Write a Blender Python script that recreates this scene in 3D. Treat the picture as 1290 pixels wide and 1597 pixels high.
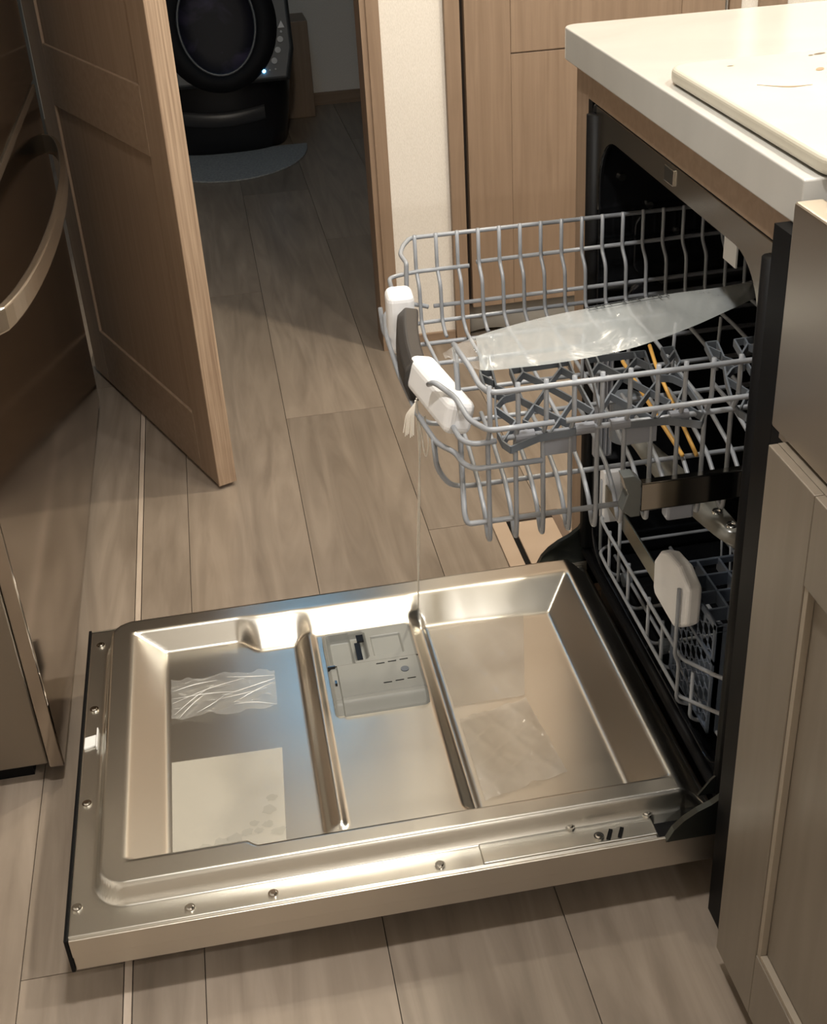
import bpy, bmesh, math, random
from mathutils import Vector, Matrix
random.seed(7)
for o in list(bpy.data.objects): bpy.data.objects.remove(o)
SC = bpy.context.scene
COL = SC.collection
PI = math.pi

# ------------------------------------------------------------------ camera
cd = bpy.data.cameras.new('camera'); cam = bpy.data.objects.new('camera', cd); COL.objects.link(cam)
yaw, pitch, roll = -0.13886, -0.54495, -0.06462
F = Vector((-math.sin(yaw)*math.cos(pitch), math.cos(yaw)*math.cos(pitch), math.sin(pitch)))
R_ = Vector((math.cos(yaw), math.sin(yaw), 0)); U = R_.cross(F)
R2 = R_*math.cos(roll)+U*math.sin(roll); U2 = -R_*math.sin(roll)+U*math.cos(roll)
M = Matrix((R2, U2, -F)).transposed().to_4x4(); M.translation = Vector((-0.5014, -1.0264, 1.2411))
cam.matrix_world = M
cd.sensor_fit = 'VERTICAL'; cd.sensor_height = 24; cd.lens = 24*1950.96/1597; cd.clip_start = .02; cd.clip_end = 50
SC.camera = cam
# ------------------------------------------------------------------ world, exposure
w = bpy.data.worlds.new('world'); SC.world = w; w.use_nodes = True
w.node_tree.nodes['Background'].inputs[0].default_value = (.5, .55, .65, 1)
w.node_tree.nodes['Background'].inputs[1].default_value = .15
SC.view_settings.view_transform = 'Standard'; SC.view_settings.look = 'None'
SC.view_settings.exposure = 0.52; SC.view_settings.gamma = 1; SC.view_settings.use_curve_mapping = False
# ------------------------------------------------------------------ lamps: (x, y, watts) ceiling pucks, warm
CEIL = 2.08
WARM = (1, .965, .91)
PUCKS = [(.42, 1.12, 12, .05), (.42, -.15, 8, .05), (-.42, -.10, 10.5, .05), (.62, -1.45, 14, .05), (-.15, -2.0, 4, .05), (-.30, .95, 4.5, .05)]
FILL = [(1.25, .75, 1.62, 7), (1.1, -1.7, 1.62, 11)]  # added out-of-view fill lamps that brighten the ceiling
for i, (x, y, z, e) in enumerate(FILL):
    ld = bpy.data.lights.new('pendant_lamp', 'POINT'); ld.shadow_soft_size = .07; ld.energy = e; ld.color = WARM
    lo = bpy.data.objects.new('pendant_lamp', ld); lo.location = (x, y, z); COL.objects.link(lo)
for i, (x, y, e, r) in enumerate(PUCKS):
    ld = bpy.data.lights.new('ceiling_lamp', 'AREA'); ld.shape = 'DISK'; ld.size = r*2; ld.energy = e; ld.color = WARM if y < .5 else (1, .89, .70)
    lo = bpy.data.objects.new('ceiling_lamp', ld); lo.location = (x, y, CEIL-.014); COL.objects.link(lo)

# ------------------------------------------------------------------ helpers
WL = {}
def link(o, parent=None, loc=(0, 0, 0)):
    loc = Vector(loc); COL.objects.link(o); WL[o.name] = loc
    if parent is not None:
        o.parent = parent; o.location = loc-WL[parent.name]
    else: o.location = loc
    return o
def tag(o, label=None, cat=None, group=None, kind=None):
    if label: o['label'] = label
    if cat: o['category'] = cat
    if group: o['group'] = group
    if kind: o['kind'] = kind
    return o
def thing(name, loc, label, cat, group=None):
    o = bpy.data.objects.new(name, None); o.empty_display_size = .05
    link(o, None, loc); return tag(o, label, cat, group)
def obj(name, bm, mat, parent=None, loc=None, smooth=False, bevel=0, seg=2):
    """bm is in world coordinates; the object's origin goes to loc (default: the parent's place)"""
    base = Vector(loc) if loc is not None else (WL[parent.name] if parent is not None else Vector((0, 0, 0)))
    bmesh.ops.translate(bm, verts=bm.verts, vec=-base)
    me = bpy.data.meshes.new(name); bm.to_mesh(me); bm.free()
    me.materials.append(mat)
    if smooth:
        for p in me.polygons: p.use_smooth = True
    o = bpy.data.objects.new(name, me)
    link(o, parent, base)
    if bevel:
        m = o.modifiers.new('bevel', 'BEVEL'); m.width = bevel; m.segments = seg; m.limit_method = 'ANGLE'; m.angle_limit = .6
    return o
def copy_part(o, parent, off):
    c = o.copy(); COL.objects.link(c); c.parent = parent; c.location = Vector(o.location)+Vector(off)
    WL[c.name] = WL[o.name]+Vector(off); return c
def NB(): return bmesh.new()
def box(bm, x0, x1, y0, y1, z0, z1, mat=None):
    vs = [bm.verts.new(Vector((x, y, z))) for z in (z0, z1) for y in (y0, y1) for x in (x0, x1)]
    if mat is not None:
        for v in vs: v.co = mat @ v.co
    for f in ((0, 2, 3, 1), (4, 5, 7, 6), (0, 1, 5, 4), (2, 6, 7, 3), (0, 4, 6, 2), (1, 3, 7, 5)):
        bm.faces.new([vs[i] for i in f])
    return bm
def Box(*a, mat=None): return box(NB(), *a, mat=mat)
def round_path(pts, r=.006, n=4):
    pts = [Vector(p) for p in pts]; out = [pts[0]]
    for i in range(1, len(pts)-1):
        a, b, c = pts[i-1], pts[i], pts[i+1]
        d1 = (a-b); d2 = (c-b); k = min(r, d1.length*.45, d2.length*.45)
        if k < 1e-5: continue
        p = b+d1.normalized()*k; q = b+d2.normalized()*k
        for j in range(n+1):
            t = j/n; out.append(p*(1-t)**2+b*2*t*(1-t)+q*t*t)
    out.append(pts[-1]); return out
def tube(bm, pts, r, n=8, rr=None, corner=.006, cap=True):
    pts = round_path(pts, corner) if corner else [Vector(p) for p in pts]
    rings = []; t0 = (pts[1]-pts[0]).normalized()
    ref = Vector((0, 0, 1)) if abs(t0.z) < .9 else Vector((1, 0, 0))
    nrm = (ref-t0*ref.dot(t0)).normalized()
    for i, p in enumerate(pts):
        a = pts[max(i-1, 0)]; b = pts[min(i+1, len(pts)-1)]
        t = (b-a).normalized(); nrm = (nrm-t*nrm.dot(t)).normalized(); bn = t.cross(nrm)
        rad = r if rr is None else r*rr(i/(len(pts)-1))
        rings.append([bm.verts.new(p+(nrm*math.cos(2*PI*k/n)+bn*math.sin(2*PI*k/n))*rad) for k in range(n)])
    for a, b in zip(rings, rings[1:]):
        for k in range(n): bm.faces.new((a[k], a[(k+1) % n], b[(k+1) % n], b[k]))
    if cap: bm.faces.new(rings[0][::-1]); bm.faces.new(rings[-1])
    return bm
def Tube(pts, r, **k): return tube(NB(), pts, r, **k)
def prism(bm, poly, z0, z1, axis=2):
    """poly: 2D points counter-clockwise; extruded along axis"""
    def P(a, b, c): return {2: (a, b, c), 1: (a, c, b), 0: (c, a, b)}[axis]
    lo = [bm.verts.new(P(a, b, z0)) for a, b in poly]; hi = [bm.verts.new(P(a, b, z1)) for a, b in poly]
    n = len(poly)
    bm.faces.new(lo[::-1]); bm.faces.new(hi)
    for i in range(n): bm.faces.new((lo[i], lo[(i+1) % n], hi[(i+1) % n], hi[i]))
    bmesh.ops.recalc_face_normals(bm, faces=bm.faces)
    return bm
def rrect(x0, x1, y0, y1, r, n=6):
    rs = r if isinstance(r, (tuple, list)) else (r,)*4
    out = []
    for (cx, cy, a, q) in ((x0, y0, PI, rs[0]), (x1, y0, 1.5*PI, rs[1]), (x1, y1, 0, rs[2]), (x0, y1, .5*PI, rs[3])):
        sx = 1 if cx == x0 else -1; sy = 1 if cy == y0 else -1
        if q <= 0: out.append((cx, cy)); continue
        for i in range(n+1):
            t = a+i/n*PI/2; out.append((cx+sx*q+q*math.cos(t), cy+sy*q+q*math.sin(t)))
    return out
def cyl(bm, c, r, h, n=20, axis=2, r2=None):
    r2 = r if r2 is None else r2; c = Vector(c)
    def P(a, b, z): return c+Vector({2: (a, b, z), 1: (a, z, b), 0: (z, a, b)}[axis])
    lo = [bm.verts.new(P(r*math.cos(2*PI*i/n), r*math.sin(2*PI*i/n), 0)) for i in range(n)]
    hi = [bm.verts.new(P(r2*math.cos(2*PI*i/n), r2*math.sin(2*PI*i/n), h)) for i in range(n)]
    fs = [bm.faces.new(lo[::-1]), bm.faces.new(hi)]
    for i in range(n): fs.append(bm.faces.new((lo[i], lo[(i+1) % n], hi[(i+1) % n], hi[i])))
    bmesh.ops.recalc_face_normals(bm, faces=fs)
    return bm
def clamp(v, a=0., b=1.): return max(a, min(b, v))
def sm(a, b, v):
    if a == b: return 1. if v >= a else 0.
    t = clamp((v-a)/(b-a)); return t*t*(3-2*t)
def lin(a, b, v, s=.18):
    """ramp with straight flank and short rounded ends"""
    t = clamp((v-a)/(b-a)); 
    if t < s: return t*t/(2*s)/(1-s)
    if t > 1-s: return 1-(1-t)**2/(2*s)/(1-s)
    return (t-s/2)/(1-s)
def sdrr(x, y, x0, x1, y0, y1, r):
    cx, cy = (x0+x1)/2, (y0+y1)/2; qx = abs(x-cx)-(x1-x0)/2+r; qy = abs(y-cy)-(y1-y0)/2+r
    return math.hypot(max(qx, 0), max(qy, 0))+min(max(qx, qy), 0)-r
def grid(bm, xs, ys, f):
    rows = [[bm.verts.new((x, y, f(x, y))) for x in xs] for y in ys]
    for a, b in zip(rows, rows[1:]):
        for i in range(len(xs)-1): bm.faces.new((a[i], a[i+1], b[i+1], b[i]))
    return rows
def skirt(bm, rows, z):
    """closes a height-field down to z"""
    ring = rows[0][:-1]+[r[-1] for r in rows[:-1]]+rows[-1][::-1][:-1]+[r[0] for r in rows[::-1]][:-1]
    low = [bm.verts.new((v.co.x, v.co.y, z)) for v in ring]; n = len(ring)
    for i in range(n): bm.faces.new((ring[i], low[i], low[(i+1) % n], ring[(i+1) % n]))
    bm.faces.new(low)
def frange(a, b, n): return [a+(b-a)*i/n for i in range(n+1)]

# ------------------------------------------------------------------ materials
def mat(name, col=(.5, .5, .5), rough=.5, metal=0, spec=.5, **k):
    m = bpy.data.materials.new(name); m.use_nodes = True; nt = m.node_tree; b = nt.nodes['Principled BSDF']
    b.inputs['Base Color'].default_value = (*col, 1); b.inputs['Roughness'].default_value = rough
    b.inputs['Metallic'].default_value = metal; b.inputs['Specular IOR Level'].default_value = spec
    for a, v in k.items(): b.inputs[a.replace('_', ' ')].default_value = v
    m['b'] = 1
    return m
def nodes(m): return m.node_tree, m.node_tree.nodes['Principled BSDF'], m.node_tree.nodes, m.node_tree.links
def noise_col(m, c1, c2, scale=(1, 1, 1), nscale=5, detail=6, dist=0, rough=None, bump=0, lo=.35, hi=.65, rnd=0, bscale=None):
    nt, b, N, L = nodes(m)
    tc = N.new('ShaderNodeTexCoord'); mp = N.new('ShaderNodeMapping'); mp.inputs['Scale'].default_value = scale
    L.new(tc.outputs['Object'], mp.inputs['Vector'])
    nz = N.new('ShaderNodeTexNoise'); nz.inputs['Scale'].default_value = nscale; nz.inputs['Detail'].default_value = detail
    nz.inputs['Distortion'].default_value = dist
    src = mp.outputs['Vector']
    if rnd:
        oi = N.new('ShaderNodeObjectInfo'); ad = N.new('ShaderNodeVectorMath'); ad.operation = 'ADD'
        sc = N.new('ShaderNodeVectorMath'); sc.operation = 'SCALE'; sc.inputs[0].default_value = (17, 31, 13)
        L.new(oi.outputs['Random'], sc.inputs['Scale']); L.new(src, ad.inputs[0]); L.new(sc.outputs[0], ad.inputs[1]); src = ad.outputs[0]
    L.new(src, nz.inputs['Vector'])
    cr = N.new('ShaderNodeValToRGB'); cr.color_ramp.elements[0].position = lo; cr.color_ramp.elements[1].position = hi
    cr.color_ramp.elements[0].color = (*c1, 1); cr.color_ramp.elements[1].color = (*c2, 1)
    L.new(nz.outputs['Fac'], cr.inputs['Fac']); out = cr.outputs['Color']
    if rnd:
        hs = N.new('ShaderNodeHueSaturation'); mr = N.new('ShaderNodeMapRange')
        mr.inputs['To Min'].default_value = 1-rnd; mr.inputs['To Max'].default_value = 1+rnd
        L.new(oi.outputs['Random'], mr.inputs['Value']); L.new(mr.outputs[0], hs.inputs['Value']); L.new(out, hs.inputs['Color']); out = hs.outputs['Color']
    L.new(out, b.inputs['Base Color'])
    if rough:
        mr = N.new('ShaderNodeMapRange'); mr.inputs['To Min'].default_value = rough[0]; mr.inputs['To Max'].default_value = rough[1]
        L.new(nz.outputs['Fac'], mr.inputs['Value']); L.new(mr.outputs[0], b.inputs['Roughness'])
    if bump:
        bp = N.new('ShaderNodeBump'); bp.inputs['Strength'].default_value = bump; bp.inputs['Distance'].default_value = .002
        L.new(nz.outputs['Fac'], bp.inputs['Height']); L.new(bp.outputs['Normal'], b.inputs['Normal'])
    return m
def film(name, tint, rough, alpha, bump=0, scale=12):
    m = bpy.data.materials.new(name); m.use_nodes = True; N = m.node_tree.nodes; L = m.node_tree.links; N.clear()
    out = N.new('ShaderNodeOutputMaterial'); mx = N.new('ShaderNodeMixShader'); tr = N.new('ShaderNodeBsdfTransparent')
    b = N.new('ShaderNodeBsdfPrincipled'); b.inputs['Base Color'].default_value = (*tint, 1); b.inputs['Roughness'].default_value = rough
    mx.inputs[0].default_value = alpha
    L.new(tr.outputs[0], mx.inputs[1]); L.new(b.outputs[0], mx.inputs[2]); L.new(mx.outputs[0], out.inputs[0])
    if bump:
        nz = N.new('ShaderNodeTexNoise'); nz.inputs['Scale'].default_value = scale; nz.inputs['Detail'].default_value = 3; nz.inputs['Distortion'].default_value = 1.5
        tc = N.new('ShaderNodeTexCoord'); L.new(tc.outputs['Object'], nz.inputs['Vector'])
        bp = N.new('ShaderNodeBump'); bp.inputs['Strength'].default_value = bump; bp.inputs['Distance'].default_value = .01
        L.new(nz.outputs['Fac'], bp.inputs['Height']); L.new(bp.outputs[0], b.inputs['Normal'])
    return m
WOOD = noise_col(mat('oak_laminate', rough=.45), (.255, .178, .122), (.32, .228, .160), (26, 26, 1.2), 3, 6, .6, bump=.05, lo=.3, hi=.7)
WOOD_X = noise_col(mat('oak_laminate_cross', rough=.45), (.255, .178, .122), (.32, .228, .160), (1.2, 26, 26), 3, 6, .6, bump=.05, lo=.3, hi=.7)
TAUPE = noise_col(mat('taupe_laminate', rough=.36), (.175, .148, .117), (.205, .173, .138), (18, 18, 1.5), 3, 5, .4, lo=.3, hi=.7)
BEAD = mat('pale_bead', (.30, .255, .20), .5)  # paler taupe: light on the recess edges put into colour
EDGE = noise_col(mat('oak_edge_band', rough=.5), (.27, .18, .12), (.50, .37, .26), (90, 90, 1.6), 3, 6, .4, bump=.1, lo=.3, hi=.7)
FLOOR = noise_col(mat('vinyl_plank', rough=.38), (.205, .164, .128), (.335, .275, .220), (7, .7, 7), 2.6, 9, 2.2, rough=(.32, .46), bump=.04, lo=.25, hi=.75, rnd=.10)
STRIP = noise_col(mat('pale_strip', rough=.45), (.42, .34, .27), (.55, .46, .38), (6, 1, 6), 5, 4)
JOINT = mat('joint_dark', (.05, .038, .03), .8)
WALLP = noise_col(mat('linen_wallpaper', rough=.8), (.76, .72, .66), (.85, .81, .755), (220, 220, 60), 3, 3, 0, bump=.12)
CEILM = mat('ceiling_white', (.75, .72, .66), .8)
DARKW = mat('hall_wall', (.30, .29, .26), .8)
STEEL = mat('satin_steel', (.66, .64, .59), .28, 1)
STEELB = mat('brushed_steel', (.60, .56, .50), .38, 1)
def brushed(m, scale, s=.06):
    nt, b, N, L = nodes(m); tc = N.new('ShaderNodeTexCoord'); mp = N.new('ShaderNodeMapping'); mp.inputs['Scale'].default_value = scale
    nz = N.new('ShaderNodeTexNoise'); nz.inputs['Scale'].default_value = 6; nz.inputs['Detail'].default_value = 4
    L.new(tc.outputs['Object'], mp.inputs[0]); L.new(mp.outputs[0], nz.inputs['Vector'])
    bp = N.new('ShaderNodeBump'); bp.inputs['Strength'].default_value = s; bp.inputs['Distance'].default_value = .001
    L.new(nz.outputs['Fac'], bp.inputs['Height']); L.new(bp.outputs[0], b.inputs['Normal'])
    return m
brushed(STEELB, (3, 150, 150)); brushed(STEEL, (4, 90, 90), .03)
STEELV = brushed(mat('apron_steel', (.50, .45, .39), .36, 1), (150, 150, 3), .05)
MIRROR = mat('dark_mirror_steel', (.40, .355, .31), .10, 1)
FSIDE = brushed(mat('grey_side_steel', (.28, .25, .215), .38, 1), (150, 150, 4), .04)
HANDLE = brushed(mat('satin_handle', (.72, .68, .61), .26, 1), (90, 4, 90), .03)
POLISH = mat('polished_steel', (.62, .60, .56), .12, 1)
TUBM = mat('tub_dark_steel', (.035, .037, .042), .22, .85)  # stainless tub coloured dark: its unlit inside is put into the colour
FRAMEM = mat('tub_frame_steel', (.50, .46, .39), .22, 1)
ARMM = mat('dark_hinge_steel', (.10, .11, .105), .3, .9)
BLACK = mat('black_rubber', (.003, .003, .0035), .5, 0, .15)
BLACKG = mat('black_gloss', (.012, .012, .014), .12)
VINYL = mat('grey_vinyl_wire', (.29, .305, .33), .30)
GREYP = mat('grey_plastic', (.12, .135, .155), .36)
CLIPP = mat('grey_clip_plastic', (.24, .25, .28), .35)
DISP = mat('grey_dispenser_plastic', (.26, .265, .25), .45)
DISPB = mat('dispenser_front_plastic', (.37, .38, .38), .40)
BASKETP = mat('blue_grey_plastic', (.11, .135, .18), .36)
BARP = mat('charcoal_handle', (.04, .037, .035), .42)
FOAM = mat('white_foam', (.80, .80, .81), .8)
GOLD = mat('amber_rod', (.75, .42, .10), .35)
WHITEP = mat('white_plastic', (.75, .75, .74), .5)
THREAD = mat('cream_thread', (.85, .80, .72), .7)
QUARTZ = noise_col(mat('white_quartz', rough=.16), (.47, .46, .435), (.52, .51, .485), (1, 3, 1), 2, 5, 1.5, lo=.2, hi=.6)
BOARD = noise_col(mat('cream_board', rough=.42), (.50, .468, .385), (.54, .51, .43), (3, 3, 3), 3, 4, .5)
STAIN = mat('brown_stain', (.33, .22, .13), .6)
STAIND = mat('dark_stain', (.15, .10, .06), .6)
MATM = noise_col(mat('grey_mat', rough=.85), (.26, .27, .27), (.36, .37, .37), (1, 1, 1), 120, 2, 0, bump=.4)
ROBOT = mat('black_shell', (.012, .012, .015), .32)
ROBOTF = mat('charcoal_panel', (.085, .09, .095), .45)
GLOBE = noise_col(mat('globe_inside', rough=.4, spec=.15), (.004, .004, .012), (.075, .06, .12), (1, 1, 1), 7, 3, 1, lo=.45, hi=.75)
BTN = mat('grey_button', (.45, .46, .47), .4)
LED = mat('blue_led', (.1, .4, .9), .3, Emission_Color=(.15, .55, 1, 1), Emission_Strength=9)
LAMPM = mat('lamp_diffuser', (1, .95, .85), .5, Emission_Color=(1, .88, .70, 1), Emission_Strength=14)
PGLASS = film('pendant_glass', (.9, .88, .82), .3, .25)
SKYL = mat('skylight_pane', (.5, .7, .9), .4, Emission_Color=(.25, .55, .85, 1), Emission_Strength=4.5)
BAGM = film('milky_film', (.36, .385, .39), .24, .60, .16, 16)
BAGC = film('clear_film', (.8, .8, .78), .06, .16, .5, 18)
FILM1 = film('crinkled_clear_film', (.80, .80, .78), .06, .14)
FILM2 = film('pale_stuck_film', (.80, .76, .66), .25, .40)  # paleness is the bright wall reflected in the film, put into its colour
FILM3 = film('clear_stuck_film', (.74, .70, .64), .14, .26)

# ================================================================== SETTING
FARY, HALLY = 1.77, 4.35
floor = tag(obj('floor', Box(-1.9, 2.4, -2.6, 4.6, -.05, -.004), JOINT), kind='structure')
PW, x = .2215, -.7475+.0
cols = [-.645+.2215*k for k in range(-6, 13)]
seam0 = {}
for k, cx in enumerate(cols):
    x0, x1 = cx, cx+.2215
    if abs(x0+.8665) < .01: x1 = -.7425; segs = [(-.8665, -.7425), (-.7315, -.645)]
    else: segs = [(x0, x1)]
    off = {4: .62, 5: .05, 6: .56, 7: 1.465, 8: .93, 9: .35, 10: 1.1}.get(k, (k*.47) % 1.7)
    for sx0, sx1 in segs:
        y = off-1.70*3
        while y < 4.6:
            y1 = y+1.70
            if y1 > -1.6 and (y < 4.4) and sx1 > -1.8 and sx0 < 1.4:
                g = .0006
                a, b = max(y, -2.5), min(y1, 4.5)
                obj('plank', Box(sx0+g, sx1-g, a+g, b-g, -.004, 0), FLOOR, floor, loc=(sx0, (a+b)/2, 0))
            y = y1
obj('inlay_strip', Box(-.7415, -.7325, -2.5, FARY, -.004, .0008), STRIP, floor)
# walls
def wallpiece(bm, x0, x1, z0, z1, y0=FARY, y1=FARY+.08): return box(bm, x0, x1, y0, y1, z0, z1)
bm = NB(); wallpiece(bm, -1.7, -.875, 0, CEIL); wallpiece(bm, -.875, -.115, 1.72, CEIL); wallpiece(bm, -.116, .022, 0, CEIL)
wallpiece(bm, .664, 2.2, 0, CEIL); wallpiece(bm, .022, .664, 2.0, CEIL)
wf = tag(obj('wall_far', bm, WALLP), kind='structure')
tag(obj('wall_left', Box(-1.75, -1.69, -2.4, FARY, 0, CEIL), WALLP), kind='structure')
tag(obj('wall_right', Box(2.2, 2.26, -2.4, FARY+.08, 0, CEIL), WALLP), kind='structure')
tag(obj('wall_near', Box(-1.75, 2.26, -2.46, -2.4, 0, CEIL), WALLP), kind='structure')
ce = tag(obj('ceiling', Box(-1.75, 2.26, -2.46, 4.45, CEIL, CEIL+.04), CEILM), kind='structure')
tag(obj('wall_hall_back', Box(-1.4, .75, HALLY, HALLY+.06, 0, CEIL), WALLP), kind='structure')
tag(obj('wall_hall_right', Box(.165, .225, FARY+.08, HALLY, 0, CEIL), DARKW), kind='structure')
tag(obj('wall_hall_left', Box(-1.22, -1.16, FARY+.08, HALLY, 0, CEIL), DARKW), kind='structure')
# door jambs and casings
t1 = tag(obj('trim_1', Box(-.146, -.117, FARY-.012, FARY+.002, 0, 1.74), WOOD, bevel=.0015), kind='structure')
tag(obj('trim_2', Box(-.158, -.146, FARY-.008, FARY+.085, 0, 1.70), WOOD), kind='structure')
tag(obj('trim_3', Box(-.90, -.872, FARY-.012, FARY+.002, 0, 1.74), WOOD, bevel=.0015), kind='structure')
tag(obj('trim_4', Box(-.872, -.158, FARY-.012, FARY+.085, 1.69, 1.74), WOOD_X), kind='structure')  # header out of view, kept low so the wall above brightens the liner
tag(obj('baseboard_far', Box(-.117, .0215, FARY-.009, FARY, 0, .032), WOOD_X, bevel=.001), kind='structure')
tag(obj('trim_5', Box(.0225, .056, FARY-.014, FARY+.06, 0, 2.0), WOOD, bevel=.0015), kind='structure')
tag(obj('baseboard_hall', Box(-1.16, .165, HALLY-.012, HALLY, 0, .05), WOOD_X), kind='structure')

# ---- open oak door, shaker style, hinged beyond the refrigerator
H0 = Vector((-.852, 1.844, 0)); dv = Vector((.3808, -.9247, 0)).normalized(); nv = Vector((.9247, .3808, 0)).normalized()
DM = Matrix((dv, nv, Vector((0, 0, 1)))).transposed().to_4x4(); DM.translation = H0
door = tag(obj('door_1', Box(.0, .713, .006, .034, .010, 1.69, mat=DM), WOOD, loc=H0), kind='structure')
def dpart(name, a0, a1, z0, z1, m, d0=0, d1=.0065):
    return obj(name, Box(a0, a1, d0, d1, z0, z1, mat=DM), m, door, bevel=.001, seg=1)
dpart('stile', 0, .0915, .010, 1.69, WOOD); dpart('stile', .627, .7115, .010, 1.69, WOOD)
dpart('rail', .0918, .6267, .010, .139, WOOD_X); dpart('rail', .0918, .6267, .650, .774, WOOD_X); dpart('rail', .0918, .6267, 1.55, 1.69, WOOD_X)
obj('edge_band', Box(.7115, .7145, -.0005, .0385, .009, 1.69, mat=DM), EDGE, door, bevel=.001, seg=1)
obj('door_back', Box(0, .7115, .034, .038, .010, 1.69, mat=DM), WOOD, door)

# ---- tall pantry cabinet to the right of the doorway
pan = thing('pantry_cabinet', (.36, FARY, 0), 'tall tan oak pantry cabinet behind the pulled-out wire rack', 'cabinet')
obj('carcass', Box(.0565, .664, FARY+.012, FARY+.30, .085, 1.99), JOINT, pan)
dr = obj('door', Box(.066, .655, FARY-.004, FARY+.010, .087, 1.985), WOOD, pan, bevel=.001)
obj('stile', Box(.066, .1675, FARY-.011, FARY-.004, .087, 1.985), WOOD, dr, bevel=.001)
obj('stile', Box(.555, .655, FARY-.011, FARY-.004, .087, 1.985), WOOD, dr, bevel=.001)
obj('rail', Box(.168, .5545, FARY-.011, FARY-.004, .668, .80), WOOD, dr, bevel=.001)
obj('panel', Box(.168, .5545, FARY-.0095, FARY-.004, .087, .665), WOOD, dr, bevel=.0008)
obj('panel', Box(.168, .5545, FARY-.0095, FARY-.004, .803, 1.985), WOOD, dr, bevel=.0008)
KICK = mat('grey_kick_vinyl', (.42, .41, .38), .6)
bm = NB(); n = 26
top = []
for i in range(n+1):
    xx = .062+(.60)*i/n; yb = FARY+.030+.006*math.sin(i*.7)
    top.append(((xx, yb-.012*sm(0, 6, i), .006+.006*math.sin(i*.55)), (xx, yb+.02, .092)))
vs = [(bm.verts.new(a), bm.verts.new(b)) for a, b in top]
for a, b in zip(vs, vs[1:]): bm.faces.new((a[0], b[0], b[1], a[1]))
k = obj('toe_kick_cover', bm, KICK, pan, smooth=True); s = k.modifiers.new('s', 'SOLIDIFY'); s.thickness = .003
tag(obj('trim_6', Box(.6645, .692, FARY-.014, FARY+.0, 0, 2.0), WOOD, bevel=.0015), kind='structure')
tag(obj('trim_7', Box(.735, .80, FARY-.014, FARY+.0, 0, 2.0), WOOD, bevel=.0015), kind='structure')

# ================================================================== HALL THINGS
RX, RY = -.445, 3.93
rob = thing('litter_box', (RX, RY, 0), 'black dome-shaped automatic litter box with blue light in dark hallway', 'litter box')
bm = NB(); nsec = 14; rings = []
for j in range(nsec+1):
    t = j/nsec; z = .006+t*.72
    wx = .235+.035*math.sin(PI*clamp(t*1.1))-.10*max(0, t-.72)**1.3*6; wy = .23+.03*math.sin(PI*t)-.10*max(0, t-.72)**1.3*6
    ring = []
    for i in range(40):
        a = 2*PI*i/40; c, s_ = math.cos(a), math.sin(a); e = .72
        px = RX+wx*math.copysign(abs(c)**e, c); py = RY+wy*math.copysign(abs(s_)**e, s_)
        if py < RY: py += .10*sm(.25, .72, z)*(RY-py)/wy*1.2
        ring.append(bm.verts.new((px, py, z)))
    rings.append(ring)
for a, b in zip(rings, rings[1:]):
    for i in range(40): bm.faces.new((a[i], a[(i+1) % 40], b[(i+1) % 40], b[i]))
bm.faces.new(rings[0][::-1]); bm.faces.new(rings[-1])
obj('shell', bm, ROBOT, rob, smooth=True)
# tilted face frame: local u right, v up along the tilted face, w outward
TM = Matrix.Rotation(-.30, 4, 'X'); FM = Matrix.Translation((RX+.015, RY-.235, .46)) @ TM
def ering(bm, a, b, w, n=48, cx=0, cz=0): return [bm.verts.new(FM @ Vector((cx+a*math.cos(2*PI*i/n), -w, cz+b*math.sin(2*PI*i/n)))) for i in range(n)]
def bridge(bm, a, b):
    n = len(a)
    for i in range(n): bm.faces.new((a[i], a[(i+1) % n], b[(i+1) % n], b[i]))
bm = NB()  # charcoal panel
pp = [(-.255, -.205), (.235, -.205), (.262, -.10), (.262, .24), (-.275, .24), (-.275, -.10)]
lo = [bm.verts.new(FM @ Vector((a, .02, b))) for a, b in pp]; hi = [bm.verts.new(FM @ Vector((a*.96, -.012, b*.97))) for a, b in pp]
bm.faces.new(hi)
for i in range(6): bm.faces.new((lo[i], lo[(i+1) % 6], hi[(i+1) % 6], hi[i]))
bmesh.ops.recalc_face_normals(bm, faces=bm.faces)
obj('face_panel', bm, ROBOTF, rob, bevel=.006)
bm = NB(); r = [ering(bm, .212, .232, .011), ering(bm, .205, .226, .030), ering(bm, .15, .19, .036), ering(bm, .137, .176, .026)]
for a, b in zip(r, r[1:]): bridge(bm, a, b)
bmesh.ops.recalc_face_normals(bm, faces=bm.faces)
obj('bezel', bm, mat('matt_black_bezel', (.006, .006, .008), .65, 0, .25), rob, smooth=True)
bm = NB(); r = [ering(bm, .139, .178, .030), ering(bm, .134, .173, .034), ering(bm, .130, .169, .028)]
for a, b in zip(r, r[1:]): bridge(bm, a, b)
obj('opening_rim', bm, mat('rim_grey', (.10, .11, .12), .3), rob, smooth=True)
bm = NB(); r = [ering(bm, .134, .172, .026), ering(bm, .125, .16, .022), ering(bm, .09, .12, .018), ering(bm, .04, .05, .015)]
for a, b in zip(r, r[1:]): bridge(bm, a, b)
bm.faces.new(r[-1])
obj('globe_window', bm, GLOBE, rob, smooth=True)
for (a, b, rr) in ((.186, -.14, .0105), (.203, -.105, .0105), (.216, -.07, .0105)):
    bm = NB(); cyl(bm, (0, 0, 0), rr, .004, 16, axis=1); bmesh.ops.transform(bm, matrix=FM @ Matrix.Translation((a, -.018, b)), verts=bm.verts)
    obj('button', bm, BTN, rob)
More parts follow.
